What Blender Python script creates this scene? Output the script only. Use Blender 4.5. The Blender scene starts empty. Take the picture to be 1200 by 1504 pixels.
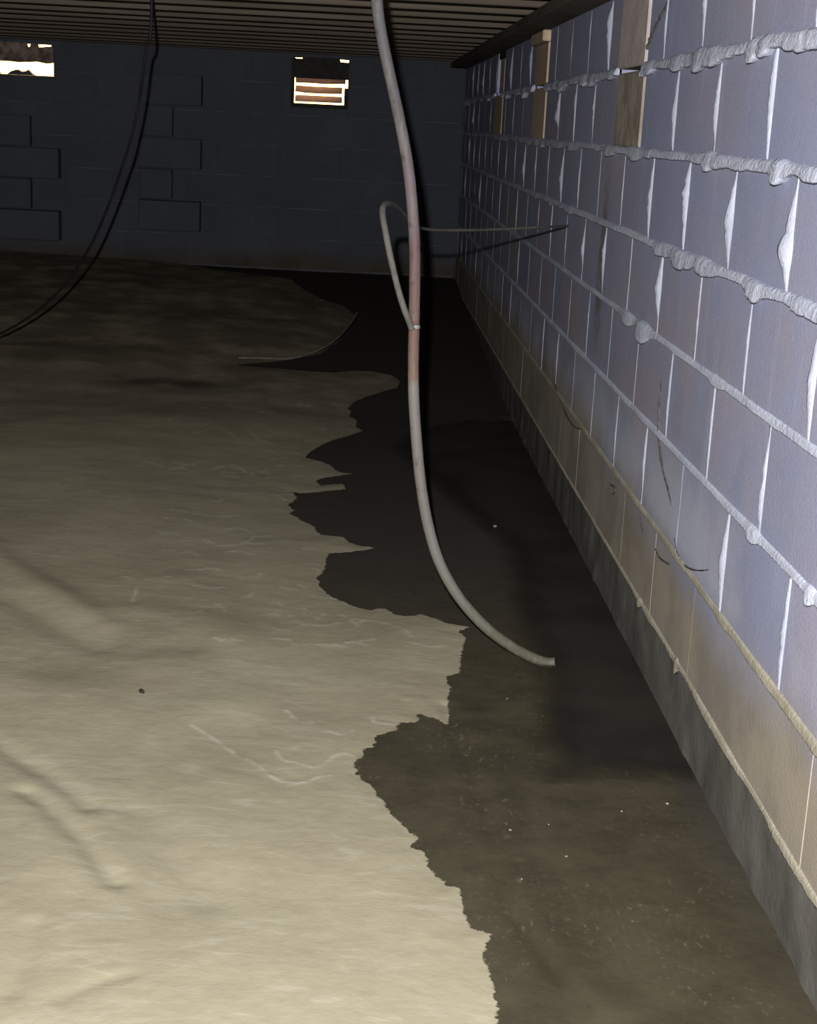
import bpy, bmesh, math, random
import numpy as np
from mathutils import Vector, Matrix

S = bpy.context.scene
COL = S.collection
random.seed(7)
RNG = np.random.default_rng(11)

# ------------------------------------------------------------------ camera
F_PX, PITCH, ROLL, YAW = 2239.77, 0.2492, 0.0501, 0.0445     # for a 1200 x 1504 frame
EYE = Vector((0.0, 0.0, 1.21))
cy_, sy_ = math.cos(YAW), math.sin(YAW)
cp_, sp_ = math.cos(PITCH), math.sin(PITCH)
cr_, sr_ = math.cos(ROLL), math.sin(ROLL)
AX = Vector((cy_, -sy_, 0.0))
AU = Vector((sy_ * sp_, cy_ * sp_, cp_))
AD = Vector((sy_ * cp_, cy_ * cp_, -sp_))
c_right = AX * cr_ + AU * sr_
c_up = AX * -sr_ + AU * cr_
cam_data = bpy.data.cameras.new('camera')
cam = bpy.data.objects.new('camera', cam_data)
COL.objects.link(cam)
m = Matrix.Identity(4)
for i in range(3):
    m[i][0], m[i][1], m[i][2], m[i][3] = c_right[i], c_up[i], -AD[i], EYE[i]
cam.matrix_world = m
cam_data.sensor_fit = 'HORIZONTAL'
cam_data.sensor_width = 36.0
cam_data.lens = 36.0 * F_PX / 1200.0
cam_data.clip_start, cam_data.clip_end = 0.02, 300
S.camera = cam

# ------------------------------------------------------------------ sky, lamp, exposure
world = bpy.data.worlds.new('world')
S.world = world
world.use_nodes = True
wn, wl = world.node_tree.nodes, world.node_tree.links
bg = wn['Background']
sky = wn.new('ShaderNodeTexSky')
sky.sky_type = 'NISHITA'
sky.sun_disc = False
sky.sun_elevation = math.radians(9)
sky.sun_rotation = math.radians(20)
sky.air_density, sky.dust_density = 1.0, 4.0
wl.new(sky.outputs[0], bg.inputs[0])
bg.inputs[1].default_value = 1.1

LAMP_POWER = 700.0
ld = bpy.data.lights.new('headlamp', 'SPOT')
ld.energy = LAMP_POWER
ld.color = (0.98, 0.985, 1.0)
ld.spot_size = math.radians(108)
ld.spot_blend = 1.0
ld.shadow_soft_size = 0.012
lamp = bpy.data.objects.new('headlamp', ld)
COL.objects.link(lamp)
lamp.location = EYE + Vector((-0.05, 0.0, 0.12))
lamp.rotation_euler = Vector((0.06, 1.0, -0.17)).to_track_quat('-Z', 'Y').to_euler()

S.view_settings.view_transform = 'Standard'
S.view_settings.look = 'None'
S.view_settings.exposure = 0.0
S.view_settings.gamma = 1.0
S.view_settings.use_curve_mapping = False

# ------------------------------------------------------------------ measured layout (metres)
WX = 0.7053                  # face of the right-hand block wall
FY = 10.5                    # face of the far block wall
ZJOIST = 1.615               # underside of the floor joists
ZTOP = 1.577                 # top of the block wall
CH, BL = 0.2032, 0.4064      # course height, block length
ZBED = [ZTOP - CH * k for k in range(8)]        # 0 top .. 7 under the lowest course
J0 = 2.6718                  # a head joint of the second course


def base_z(Y):
    t = np.clip((np.asarray(Y, float) - 6.4) / 4.1, 0, 1)
    return 0.20 * t ** 1.2


def ray(px, py):             # direction through a point of the 1200 x 1504 photograph, used only to measure places
    a, b = (px - 600) / F_PX, (py - 752) / F_PX
    return c_right * a - c_up * b + AD


def on_floor(px, py):
    d = ray(px, py)
    lo, hi = 0.5, 14.0
    for _ in range(40):
        mid = (lo + hi) / 2
        p = EYE + d * (mid / d.y)
        if p.z > float(base_z(p.y)):
            lo = mid
        else:
            hi = mid
    return EYE + d * (lo / d.y)


def on_y(px, py, Y):
    d = ray(px, py)
    return EYE + d * (Y / d.y)


def on_wall(px, py, X=WX):
    d = ray(px, py)
    return EYE + d * (X / d.x)


# ------------------------------------------------------------------ helpers
def link(o, parent=None):
    COL.objects.link(o)
    if parent:
        o.parent = parent
    return o


def mesh_obj(name, verts, faces, mat, parent=None, smooth=False):
    me = bpy.data.meshes.new(name)
    me.from_pydata([tuple(v) for v in verts], [], faces)
    me.update()
    if mat:
        me.materials.append(mat)
    if smooth:
        me.polygons.foreach_set('use_smooth', [True] * len(me.polygons))
    return link(bpy.data.objects.new(name, me), parent)


def bm_obj(name, bm, mat, parent=None, smooth=False):
    me = bpy.data.meshes.new(name)
    bm.to_mesh(me)
    bm.free()
    if mat:
        me.materials.append(mat)
    if smooth:
        me.polygons.foreach_set('use_smooth', [True] * len(me.polygons))
    return link(bpy.data.objects.new(name, me), parent)


def add_box(bm, lo, hi, bevel=0.0):
    r = bmesh.ops.create_cube(bm, size=1.0)
    vs = r['verts']
    for v in vs:
        for i in range(3):
            v.co[i] = (lo[i] + hi[i]) / 2 + v.co[i] * (hi[i] - lo[i])
    if bevel:
        es = list({e for v in vs for e in v.link_edges})
        bmesh.ops.bevel(bm, geom=es, offset=bevel, segments=1, affect='EDGES')


def box_obj(name, lo, hi, mat, parent=None, bevel=0.0):
    bm = bmesh.new()
    add_box(bm, lo, hi, bevel)
    return bm_obj(name, bm, mat, parent)


def thing(name, label, cat, loc=(0, 0, 0), group=None):
    o = bpy.data.objects.new(name, None)
    o.empty_display_size = 0.1
    o.location = loc
    link(o)
    return tag(o, label, cat, group)


def tag(o, label, cat, group=None):
    o['label'], o['category'] = label, cat
    if group:
        o['group'] = group
    return o


def structure(o):
    o['kind'] = 'structure'
    return o


def hang(child, root):       # parent while keeping world coordinates of meshes built in place
    child.parent = root
    child.matrix_parent_inverse = Matrix.Translation(root.location).inverted()
    return child


def noise1(x, seed, freq):
    r = np.random.default_rng(seed)
    t = r.random(4096)
    u = np.asarray(x, float) * freq + 1000.0
    i = np.floor(u).astype(int)
    f = u - i
    f = f * f * (3 - 2 * f)
    return t[i % 4096] * (1 - f) + t[(i + 1) % 4096] * f


def noise2(x, y, seed, freq):
    r = np.random.default_rng(seed)
    t = r.random((256, 256))
    u, v = x * freq + 500.0, y * freq + 500.0
    i, j = np.floor(u).astype(int), np.floor(v).astype(int)
    f, g = u - i, v - j
    f, g = f * f * (3 - 2 * f), g * g * (3 - 2 * g)
    i0, i1, j0, j1 = i % 256, (i + 1) % 256, j % 256, (j + 1) % 256
    return (t[i0, j0] * (1 - f) + t[i1, j0] * f) * (1 - g) + (t[i0, j1] * (1 - f) + t[i1, j1] * f) * g


def spline(pts, n=8):
    P = [Vector(p) for p in pts]
    P = [P[0] * 2 - P[1]] + P + [P[-1] * 2 - P[-2]]
    out = []
    for k in range(1, len(P) - 2):
        a, b, c, d = P[k - 1], P[k], P[k + 1], P[k + 2]
        for s in range(n):
            t = s / n
            out.append(0.5 * ((2 * b) + (c - a) * t + (2 * a - 5 * b + 4 * c - d) * t * t + (3 * b - a - 3 * c + d) * t ** 3))
    out.append(P[-2].copy())
    return out


def tube(name, pts, rad, mat, parent=None, sides=12, n=8, wobble=0.0, seed=1):
    path = spline(pts, n)
    rnd = random.Random(seed)
    verts, faces = [], []
    ref = Vector((0.3, 0.9, 0.1))
    for k, p in enumerate(path):
        t = (path[min(k + 1, len(path) - 1)] - path[max(k - 1, 0)]).normalized()
        u = (ref - t * ref.dot(t)).normalized()
        w = t.cross(u)
        ref = u
        r = rad(k / (len(path) - 1)) if callable(rad) else rad
        r *= 1 + wobble * (rnd.random() - 0.5)
        for s in range(sides):
            a = 2 * math.pi * s / sides
            verts.append(p + u * (r * math.cos(a)) + w * (r * math.sin(a)))
    for k in range(len(path) - 1):
        for s in range(sides):
            a, b = k * sides + s, k * sides + (s + 1) % sides
            faces.append((a, b, b + sides, a + sides))
    faces.append(tuple(reversed(range(sides))))
    faces.append(tuple(range((len(path) - 1) * sides, len(path) * sides)))
    return mesh_obj(name, verts, faces, mat, parent, True)


# ------------------------------------------------------------------ materials
class Mat:
    def __init__(self, name, rough=0.9, spec=0.2):
        self.m = bpy.data.materials.new(name)
        self.m.use_nodes = True
        self.nt = self.m.node_tree
        self.n, self.l = self.nt.nodes, self.nt.links
        self.b = self.n['Principled BSDF']
        self.b.inputs['Roughness'].default_value = rough
        self.b.inputs['Specular IOR Level'].default_value = spec

    def node(self, t, **kw):
        nd = self.n.new(t)
        for k, v in kw.items():
            setattr(nd, k, v)
        return nd

    def pos(self):
        if not hasattr(self, '_p'):
            self._p = self.node('ShaderNodeNewGeometry').outputs['Position']
        return self._p

    def noise(self, scale, detail=3.0, rough=0.55, vec=None, dist=0.0):
        nd = self.node('ShaderNodeTexNoise')
        nd.inputs['Scale'].default_value = scale
        nd.inputs['Detail'].default_value = detail
        nd.inputs['Roughness'].default_value = rough
        nd.inputs['Distortion'].default_value = dist
        self.l.new(vec or self.pos(), nd.inputs['Vector'])
        return nd.outputs['Fac']

    def ramp(self, fac, lo, hi, a=0.0, b=1.0):
        nd = self.node('ShaderNodeMapRange', interpolation_type='SMOOTHSTEP')
        self.l.new(fac, nd.inputs['Value'])
        for k, v in (('From Min', lo), ('From Max', hi), ('To Min', a), ('To Max', b)):
            nd.inputs[k].default_value = v
        return nd.outputs['Result']

    def math(self, op, a, b=None):
        nd = self.node('ShaderNodeMath', operation=op)
        for i, v in enumerate((a, b)):
            if v is None:
                continue
            if isinstance(v, (int, float)):
                nd.inputs[i].default_value = v
            else:
                self.l.new(v, nd.inputs[i])
        return nd.outputs[0]

    def mix(self, fac, a, b, blend='MIX'):
        nd = self.node('ShaderNodeMix', data_type='RGBA', blend_type=blend)
        for sock, v in ((nd.inputs[0], fac), (nd.inputs[6], a), (nd.inputs[7], b)):
            if isinstance(v, (int, float)):
                sock.default_value = v
            elif isinstance(v, tuple):
                sock.default_value = (*v, 1.0)
            else:
                self.l.new(v, sock)
        return nd.outputs[2]

    def color(self, v):
        if isinstance(v, tuple):
            self.b.inputs['Base Color'].default_value = (*v, 1)
        else:
            self.l.new(v, self.b.inputs['Base Color'])
        return self

    def bump(self, h, strength=0.4, dist=0.01):
        nd = self.node('ShaderNodeBump')
        nd.inputs['Strength'].default_value = strength
        nd.inputs['Distance'].default_value = dist
        self.l.new(h, nd.inputs['Height'])
        self.l.new(nd.outputs[0], self.b.inputs['Normal'])
        return self

    def axis(self, i):
        if not hasattr(self, '_s'):
            self._s = self.node('ShaderNodeSeparateXYZ')
            self.l.new(self.pos(), self._s.inputs[0])
        return self._s.outputs[i]

    def rand(self):
        return self.node('ShaderNodeObjectInfo').outputs['Random']

    def scaled(self, s):
        nd = self.node('ShaderNodeVectorMath', operation='MULTIPLY')
        self.l.new(self.pos(), nd.inputs[0])
        nd.inputs[1].default_value = s
        return nd.outputs[0]


def mottled(name, a, b, scale=12, rough=0.9, spec=0.2, bump=0.3, bscale=120, dist=0.004):
    M = Mat(name, rough, spec)
    M.color(M.mix(M.ramp(M.noise(scale, 5), 0.35, 0.65), a, b))
    M.bump(M.noise(bscale, 3), bump, dist)
    return M.m


def block_material(name, gray, tint, dirt_top, dirt_col, bluish=True):
    M = Mat(name, 0.92, 0.15)
    c = M.mix(M.ramp(M.noise(1.5, 5, 0.6), 0.42, 0.62), gray, tuple(0.6 * a + 0.4 * b for a, b in zip(tint, gray)))
    c = M.mix(M.math('MULTIPLY', M.ramp(M.noise(2.2, 4), 0.45, 0.65), M.math('MULTIPLY', M.ramp(M.axis(2), 1.1, 0.85), M.ramp(M.axis(2), 0.45, 0.6))), c, tint)
    c = M.mix(M.ramp(M.noise(4.5, 5, 0.65), 0.50, 0.30, 0.0, 0.28), c, tuple(x * 0.68 for x in gray))
    c = M.mix(M.ramp(M.rand(), 0, 1, 0.0, 0.35), c, tuple(x * 0.8 for x in gray))
    # light dusty runs down the faces
    runs = M.noise(1.0, 4, 0.6, M.scaled((3.0, 14.0, 1.6)))
    c = M.mix(M.ramp(runs, 0.52, 0.75, 0, 0.35), c, tuple(min(1, x * 1.35) for x in gray))
    speck = M.noise(260, 2)
    c = M.mix(M.ramp(speck, 0.3, 0.7, 0.25, 0.0), c, tuple(x * 0.55 for x in gray), 'MIX')
    if bluish:
        # pale salts creeping up from the damp courses
        z = M.axis(2)
        salt = M.math('MULTIPLY', M.ramp(z, 0.34, 0.40), M.ramp(z, 0.62, 0.42))
        salt = M.math('MULTIPLY', salt, M.ramp(M.noise(2.4, 4), 0.36, 0.58))
        c = M.mix(M.math('MULTIPLY', salt, 0.7), c, (0.56, 0.57, 0.64))
        # one rusty run below the nearest old vent
        y = M.axis(1)
        wob = M.math('ADD', y, M.math('MULTIPLY', M.noise(5, 2), 0.06))
        st = M.math('MULTIPLY', M.ramp(wob, 4.30, 4.35), M.ramp(wob, 4.46, 4.39))
        st = M.math('MULTIPLY', st, M.math('MULTIPLY', M.ramp(z, 0.55, 0.75), M.ramp(z, 1.15, 0.98)))
        st = M.math('MULTIPLY', st, M.ramp(M.noise(18, 4), 0.25, 0.6))
        c = M.mix(M.math('MULTIPLY', st, 0.8), c, (0.20, 0.14, 0.085))
    # silt-coloured tide band
    zz = M.math('ADD', M.axis(2), M.math('MULTIPLY', M.noise(2.6, 5, 0.6), 0.22))
    if bluish:
        zz = M.math('SUBTRACT', zz, M.ramp(M.axis(1), 2.7, 4.6, 0.0, 0.085))
    band = M.ramp(zz, dirt_top + 0.17, dirt_top + 0.0)
    d = M.mix(M.ramp(M.noise(5, 4), 0.35, 0.65), dirt_col, tuple(x * 0.72 for x in dirt_col))
    c = M.mix(M.math('MULTIPLY', band, 0.85), c, d)
    M.color(c)
    M.bump(M.noise(170, 4, 0.65), 0.35, 0.004)
    return M.m


MAT_BLOCK = block_material('concrete_block_gray', (0.35, 0.372, 0.52), (0.44, 0.375, 0.41), 0.35, (0.40, 0.335, 0.225))
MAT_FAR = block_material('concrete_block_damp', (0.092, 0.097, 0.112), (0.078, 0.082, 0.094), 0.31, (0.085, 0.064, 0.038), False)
MAT_MORTAR = mottled('mortar', (0.43, 0.445, 0.515), (0.35, 0.36, 0.42), 9, bump=0.5, bscale=140)
MAT_MORTAR_TAN = mottled('mortar_silted', (0.44, 0.40, 0.31), (0.35, 0.31, 0.23), 9, bump=0.5, bscale=140)
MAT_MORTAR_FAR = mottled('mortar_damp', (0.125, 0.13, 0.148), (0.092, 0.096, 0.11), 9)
MAT_CORE = mottled('wall_core', (0.30, 0.30, 0.32), (0.25, 0.25, 0.27), 9)
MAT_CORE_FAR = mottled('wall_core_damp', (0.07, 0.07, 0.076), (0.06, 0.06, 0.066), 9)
MAT_FOOT = mottled('footing_wet_concrete', (0.16, 0.15, 0.13), (0.12, 0.112, 0.095), 5, rough=0.9, spec=0.05, bump=0.3, bscale=60)
MAT_JOIST = None
M = Mat('joist_wood', 0.85, 0.2)
g = M.noise(1.0, 4, 0.6, M.scaled((1.2, 30, 40)))
c = M.mix(M.ramp(g, 0.3, 0.7), (0.15, 0.12, 0.09), (0.10, 0.078, 0.058))
c = M.mix(M.ramp(M.rand(), 0, 1, 0, 0.4), c, (0.08, 0.062, 0.046))
M.color(c)
M.bump(g, 0.2, 0.003)
MAT_JOIST = M.m
MAT_DECK = mottled('subfloor', (0.07, 0.053, 0.038), (0.05, 0.038, 0.028), 4)
MAT_SILL = mottled('sill_wood', (0.13, 0.11, 0.085), (0.075, 0.062, 0.05), 6)


def wood(name, a, b):
    M = Mat(name, 0.85, 0.2)
    g = M.noise(1.0, 5, 0.6, M.scaled((30, 22, 3)), 0.6)
    M.color(M.mix(M.ramp(g, 0.3, 0.7), a, b))
    M.bump(g, 0.25, 0.003)
    return M.m


MAT_TAN = wood('tan_board', (0.66, 0.50, 0.35), (0.50, 0.37, 0.25))
MAT_GRAYBOARD = mottled('weathered_board', (0.60, 0.52, 0.485), (0.48, 0.41, 0.375), 14, bump=0.5, bscale=60)
MAT_OLDBOARD = mottled('old_board', (0.42, 0.36, 0.30), (0.27, 0.225, 0.175), 12, bump=0.5, bscale=60)
MAT_BROWN = mottled('brown_board', (0.34, 0.25, 0.20), (0.13, 0.095, 0.075), 22)
MAT_SLAT = mottled('slat_metal', (0.62, 0.46, 0.38), (0.45, 0.33, 0.26), 20, rough=0.6, spec=0.4)
def make_translucent(mat, col, f):
    nt = mat.node_tree
    t = nt.nodes.new('ShaderNodeBsdfTranslucent')
    t.inputs[0].default_value = (*col, 1)
    mx = nt.nodes.new('ShaderNodeMixShader')
    mx.inputs[0].default_value = f
    out = [n for n in nt.nodes if n.type == 'OUTPUT_MATERIAL'][0]
    nt.links.new(nt.nodes['Principled BSDF'].outputs[0], mx.inputs[1])
    nt.links.new(t.outputs[0], mx.inputs[2])
    nt.links.new(mx.outputs[0], out.inputs[0])


make_translucent(MAT_SLAT, (0.55, 0.42, 0.36), 0.30)
MAT_DARKFRAME = mottled('vent_frame', (0.05, 0.042, 0.038), (0.035, 0.03, 0.028), 20)
MAT_CABLE = mottled('black_cable', (0.012, 0.012, 0.013), (0.018, 0.018, 0.02), 20, rough=0.6)
MAT_TUBE = mottled('grey_tube', (0.125, 0.115, 0.10), (0.09, 0.08, 0.07), 30, rough=0.7, spec=0.2)
MAT_WIRE = mottled('pale_wire', (0.17, 0.15, 0.125), (0.12, 0.105, 0.085), 30)
MAT_CLAMP = mottled('clamp_metal', (0.30, 0.32, 0.32), (0.17, 0.175, 0.17), 90, rough=0.35, spec=0.6)
MAT_TRAIL = mottled('mud_trail', (0.07, 0.055, 0.05), (0.13, 0.11, 0.10), 60, bump=0.6)
MAT_DARKBIT = mottled('dark_pellet', (0.03, 0.025, 0.02), (0.05, 0.04, 0.03), 90)
MAT_CHIP = mottled('pale_chip', (0.30, 0.27, 0.21), (0.22, 0.195, 0.15), 90)
MAT_EARTH = mottled('outside_earth', (0.42, 0.36, 0.25), (0.30, 0.26, 0.17), 1.5)

MAT_BED = mottled('mortar_bed_joint', (0.58, 0.60, 0.70), (0.47, 0.485, 0.57), 7, bump=0.6, bscale=120)
# ------------------------------------------------------------------ floor : dry silt with a wet, dark strip
WET = [(735, 1560), (730, 1504), (726, 1465), (722, 1440), (716, 1425), (708, 1405), (712, 1388), (722, 1372), (706, 1367), (692, 1364),
       (684, 1350), (678, 1328), (676, 1308), (668, 1303), (655, 1300), (650, 1290), (640, 1286), (628, 1272), (626, 1257), (616, 1248), (602, 1242),
       (607, 1235), (617, 1232), (607, 1225), (597, 1217), (587, 1206), (577, 1197), (569, 1188), (560, 1173), (552, 1166), (550, 1160), (541, 1150),
       (530, 1145), (528, 1138), (520, 1137), (524, 1130), (518, 1123), (524, 1116), (533, 1110), (531, 1103), (538, 1098), (546, 1097), (551, 1090),
       (549, 1083), (556, 1078), (568, 1076), (580, 1073), (582, 1066), (590, 1061), (602, 1061), (613, 1059), (612, 1050), (616, 1046), (622, 1050),
       (630, 1053), (640, 1055), (653, 1062), (660, 1061), (658, 1045), (657, 1027), (658, 1018), (662, 1011), (656, 1003), (655, 993), (662, 992),
       (673, 989), (676, 973), (677, 957), (681, 945), (684, 937), (679, 932), (671, 928), (680, 925), (688, 921), (676, 919), (660, 917), (645, 911),
       (630, 906), (618, 902), (605, 905), (590, 904), (578, 902), (570, 896), (560, 893), (545, 896), (527, 893), (513, 888), (503, 883), (490, 878),
       (480, 872), (474, 865), (467, 860), (470, 854), (463, 850), (470, 844), (477, 836), (478, 824), (483, 812), (500, 812), (517, 810), (535, 808),
       (553, 804), (530, 802), (513, 797), (507, 791), (502, 788), (485, 787), (470, 785), (463, 778), (460, 772), (450, 768), (443, 765), (434, 758),
       (423, 754), (432, 750), (422, 742), (430, 737), (436, 731), (432, 726), (427, 722), (442, 724), (460, 723), (485, 720), (508, 718), (503, 710),
       (488, 711), (472, 713), (463, 706), (472, 702), (483, 700), (500, 698), (518, 695), (502, 694), (493, 690), (485, 683), (473, 678), (460, 675),
       (448, 672), (452, 666), (458, 662), (475, 652), (493, 645), (512, 640), (533, 633), (522, 627), (524, 618), (512, 611), (516, 605), (510, 600),
       (520, 590), (540, 582), (562, 575), (583, 569), (588, 560), (575, 551), (545, 546), (515, 545), (490, 548), (450, 545), (400, 541), (340, 537), (420, 530),
       (470, 520), (495, 503), (510, 485), (525, 466), (505, 450), (470, 438), (445, 425), (425, 410), (380, 405), (320, 398), (270, 390), (300, 384),
       (380, 392), (450, 396), (560, 392), (640, 388), (665, 380), (1240, 380), (1240, 1560)]
wet_poly = []
for px, py in WET:
    if px > 1200:
        continue
    p = on_floor(px, py)
    wet_poly.append((p.x, p.y))
wet_poly = [(0.02, 1.2)] + wet_poly + [(0.3, 10.6), (0.9, 10.6), (0.9, 1.2)]
wet_poly = np.array(wet_poly)


def seg_dist(X, Y, pts, closed):
    pts = np.asarray(pts, float)
    best = np.full(X.shape, 1e9)
    n = len(pts) if closed else len(pts) - 1
    for k in range(n):
        (ax, ay), (bx, by) = pts[k], pts[(k + 1) % len(pts)]
        dx, dy = bx - ax, by - ay
        L2 = dx * dx + dy * dy + 1e-12
        t = np.clip(((X - ax) * dx + (Y - ay) * dy) / L2, 0, 1)
        d = (X - ax - t * dx) ** 2 + (Y - ay - t * dy) ** 2
        np.minimum(best, d, out=best)
    return np.sqrt(best)


def inside(X, Y, pts):
    r = np.zeros(X.shape, bool)
    n = len(pts)
    for k in range(n):
        (ax, ay), (bx, by) = pts[k], pts[(k + 1) % n]
        if ay == by:
            continue
        cnd = ((ay > Y) != (by > Y)) & (X < (bx - ax) * (Y - ay) / (by - ay) + ax)
        r ^= cnd
    return r


xs = np.concatenate([np.linspace(-4.6, -2.3, 24)[:-1], np.arange(-2.3, 0.735, 0.0055)])
ys = [-1.2, -0.6, 0.0, 0.6, 1.1, 1.4, 1.6]
y = 1.7
while y < FY + 0.12:
    ys.append(y)
    y += max(0.0045, 1.7 * y * y / (1.21 * 2240))
ys = np.array(ys)
GX, GY = np.meshgrid(xs, ys)
x1, y1 = GX.ravel(), GY.ravel()
near = (y1 > 1.6)
sd = seg_dist(x1, y1, wet_poly, True)
sd = np.where(inside(x1, y1, wet_poly), sd, -sd)
GZ = base_z(y1)
# dry silt swells a little above the wet strip
dry = np.clip(-sd, 0, 1.0)
GZ = GZ + 0.035 * (1 - np.exp(-dry / 0.5)) + np.clip(-x1 - 0.3, 0, 3) * 0.012
lump = (noise2(x1, y1, 3, 1.7) - 0.5) * 0.030 + (noise2(x1, y1, 4, 5.0) - 0.5) * 0.008 + (noise2(x1, y1, 5, 15.0) - 0.5) * 0.0014
GZ = GZ + lump * np.clip(dry / 0.25, 0.12, 1)
GZ = GZ + (noise2(x1, y1, 6, 40.0) - 0.5) * 0.0007


def line_floor(pts):
    return [tuple(on_floor(*p))[:2] for p in pts]


def ridge(pts, h, w):
    global GZ
    d = seg_dist(x1, y1, line_floor(pts), False)
    GZ = GZ + 0.5 * h * np.exp(-(d / (1.5 * w)) ** 2)


ridge([(-60, 800), (0, 846), (62, 879), (117, 912), (150, 930)], 0.022, 0.035)
ridge([(-40, 880), (30, 905), (90, 940), (140, 962)], -0.012, 0.03)
ridge([(62, 885), (146, 908), (220, 906), (292, 917), (330, 945)], 0.012, 0.05)
ridge([(146, 935), (200, 965), (270, 960)], -0.010, 0.05)
ridge([(-40, 1080), (30, 1128), (70, 1150), (110, 1178), (128, 1196)], -0.013, 0.018)
ridge([(40, 1180), (65, 1195), (95, 1225), (120, 1247), (145, 1280), (166, 1308)], -0.016, 0.016)
ridge([(-60, 1130), (20, 1180), (70, 1230), (110, 1290)], 0.014, 0.05)
ridge([(200, 1200), (245, 1230), (272, 1290), (300, 1330)], -0.010, 0.03)
ridge([(240, 1330), (255, 1370), (262, 1410)], -0.007, 0.018)
ridge([(42, 1380), (40, 1420), (15, 1480)], -0.009, 0.016)
ridge([(90, 1490), (130, 1470), (185, 1455)], -0.006, 0.012)
ridge([(0, 1010), (120, 1030), (240, 1060), (330, 1150)], 0.010, 0.06)
ridge([(270, 860), (330, 900), (345, 960), (330, 1040)], 0.012, 0.05)
ridge([(655, 1035), (672, 1080), (690, 1125), (712, 1180), (728, 1230), (738, 1290), (762, 1350), (800, 1400), (835, 1450), (850, 1504)], -0.011, 0.012)
ridge([(690, 1050), (712, 1110), (745, 1190), (752, 1270), (790, 1350), (840, 1410), (880, 1480)], 0.008, 0.022)
ridge([(185, 560), (240, 567), (290, 566)], -0.03, 0.14)
# damp patch behind, dry silt darker towards the far wall, and the pale dried tide lines
far_dark = np.clip((y1 - 5.2) / 2.5, 0, 1) * 0.75
damp_far_dark = np.maximum(far_dark, np.exp(-(seg_dist(x1, y1, line_floor([(190, 562), (235, 566), (285, 566)]), False) / 0.16) ** 2))
tide = np.zeros_like(GZ)
TIDES = [[(280, 1072), (318, 1092), (335, 1104), (352, 1114), (378, 1128), (395, 1142), (415, 1151), (432, 1152)],
         [(404, 1105), (418, 1120), (436, 1122), (458, 1128), (478, 1122), (490, 1112), (505, 1108), (522, 1111)],
         [(420, 1156), (450, 1150), (470, 1142), (486, 1140)], [(420, 1046), (440, 1062), (458, 1062)], [(482, 1075), (500, 1080), (516, 1074)],
         [(300, 800), (318, 806), (350, 806), (376, 792)], [(180, 858), (205, 862), (250, 857)], [(195, 895), (202, 868)],
         [(322, 896), (330, 906)], [(330, 885), (356, 884), (372, 876)], [(392, 905), (430, 908)], [(425, 918), (470, 922), (500, 916)],
         [(500, 905), (530, 912), (560, 916), (590, 926), (604, 938)], [(545, 1055), (552, 1062), (580, 1064)], [(590, 945), (630, 952), (655, 950)],
         [(236, 570), (290, 553), (330, 552)], [(360, 640), (390, 655), (430, 660)], [(300, 700), (340, 690), (380, 705)], [(345, 730), (395, 726), (420, 735)],
         [(270, 655), (320, 640), (350, 655)], [(300, 620), (370, 612), (430, 622)], [(210, 690), (250, 700)], [(250, 760), (320, 765), (365, 758)]]
r2 = random.Random(5)
for _ in range(70):
    cx, cyy = r2.uniform(230, 520), r2.uniform(590, 960)
    L = r2.uniform(12, 45)
    TIDES.append([(cx, cyy), (cx + L * 0.5, cyy + r2.uniform(-4, 4)), (cx + L, cyy + r2.uniform(-5, 5))])
for t in TIDES:
    lf = line_floor(t)
    arr = np.array([(v.x, v.y) for v in spline([(a, b, 0) for a, b in lf], 4)])
    lo, hi = arr.min(0) - 0.1, arr.max(0) + 0.1
    sel = (x1 > lo[0]) & (x1 < hi[0]) & (y1 > lo[1]) & (y1 < hi[1])
    if sel.any():
        yy = y1[sel]
        w = 0.0028 + 0.0007 * yy
        d = seg_dist(x1[sel], yy, arr, False)
        tide[sel] = np.maximum(tide[sel], np.exp(-(d / w) ** 2))
GZ = GZ + tide * 0.0006
far_foot_dark = np.maximum(np.clip((x1 - 0.64) / 0.04, 0, 1) * np.clip((y1 - 1.7) / 1.2, 0, 1), np.clip((y1 + (noise2(x1, y1, 8, 3.0) - 0.5) * 0.5 - 3.35) / 0.7, 0, 1))  # darkens the wet strip farther out and along the wall foot
# hollow that holds the puddle
PUD = [(640, 470), (628, 560), (636, 640), (642, 735), (676, 765), (715, 800), (724, 850), (727, 885), (745, 940), (763, 985), (760, 1050), (764, 1110), (770, 1150),
       (800, 1162), (850, 1158), (900, 1150), (960, 1156), (1023, 1166)]
pud = [tuple(on_floor(*p))[:2] for p in PUD]
pud = [(0.14, 5.8), (0.22, 6.15), (0.42, 6.35), (WX + 0.002, 6.4)][::-1] + [q for q in pud if q[1] < 5.7] + [(WX + 0.002, pud[-1][1] - 0.03)]
pud = np.array(pud)
pd = seg_dist(x1, y1, pud, True)
pin = inside(x1, y1, pud)
pdz = np.where(pin, np.clip(pd, 0, 0.25), 0)
ZW = 0.0005
pdz = pdz * (x1 < WX)
GZ = np.where(pin, np.minimum(GZ, ZW + 0.002 - pdz * 0.12), GZ)
nx, ny = len(xs), len(ys)
wl_ = (x1 > 0.655) & (y1 > 2.62) & (y1 < 6.45)
GZ = np.where(wl_, np.minimum(GZ, ZW - 0.006 * np.clip((x1 - 0.655) / 0.02, 0, 1)), GZ)
wl2 = np.clip((2.9 - y1) / 0.28, 0, 1) * wl_
GZ = GZ * (1 - wl2) + wl2 * np.maximum(GZ, ZW - 0.0005)
verts = np.stack([x1, y1, GZ], 1).astype(np.float32)
ii = (np.arange(ny - 1)[:, None] * nx + np.arange(nx - 1)[None, :]).ravel()
quads = np.stack([ii, ii + 1, ii + 1 + nx, ii + nx], 1).astype(np.int32)
me = bpy.data.meshes.new('floor')
me.vertices.add(len(verts))
me.vertices.foreach_set('co', verts.ravel())
me.loops.add(quads.size)
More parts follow.
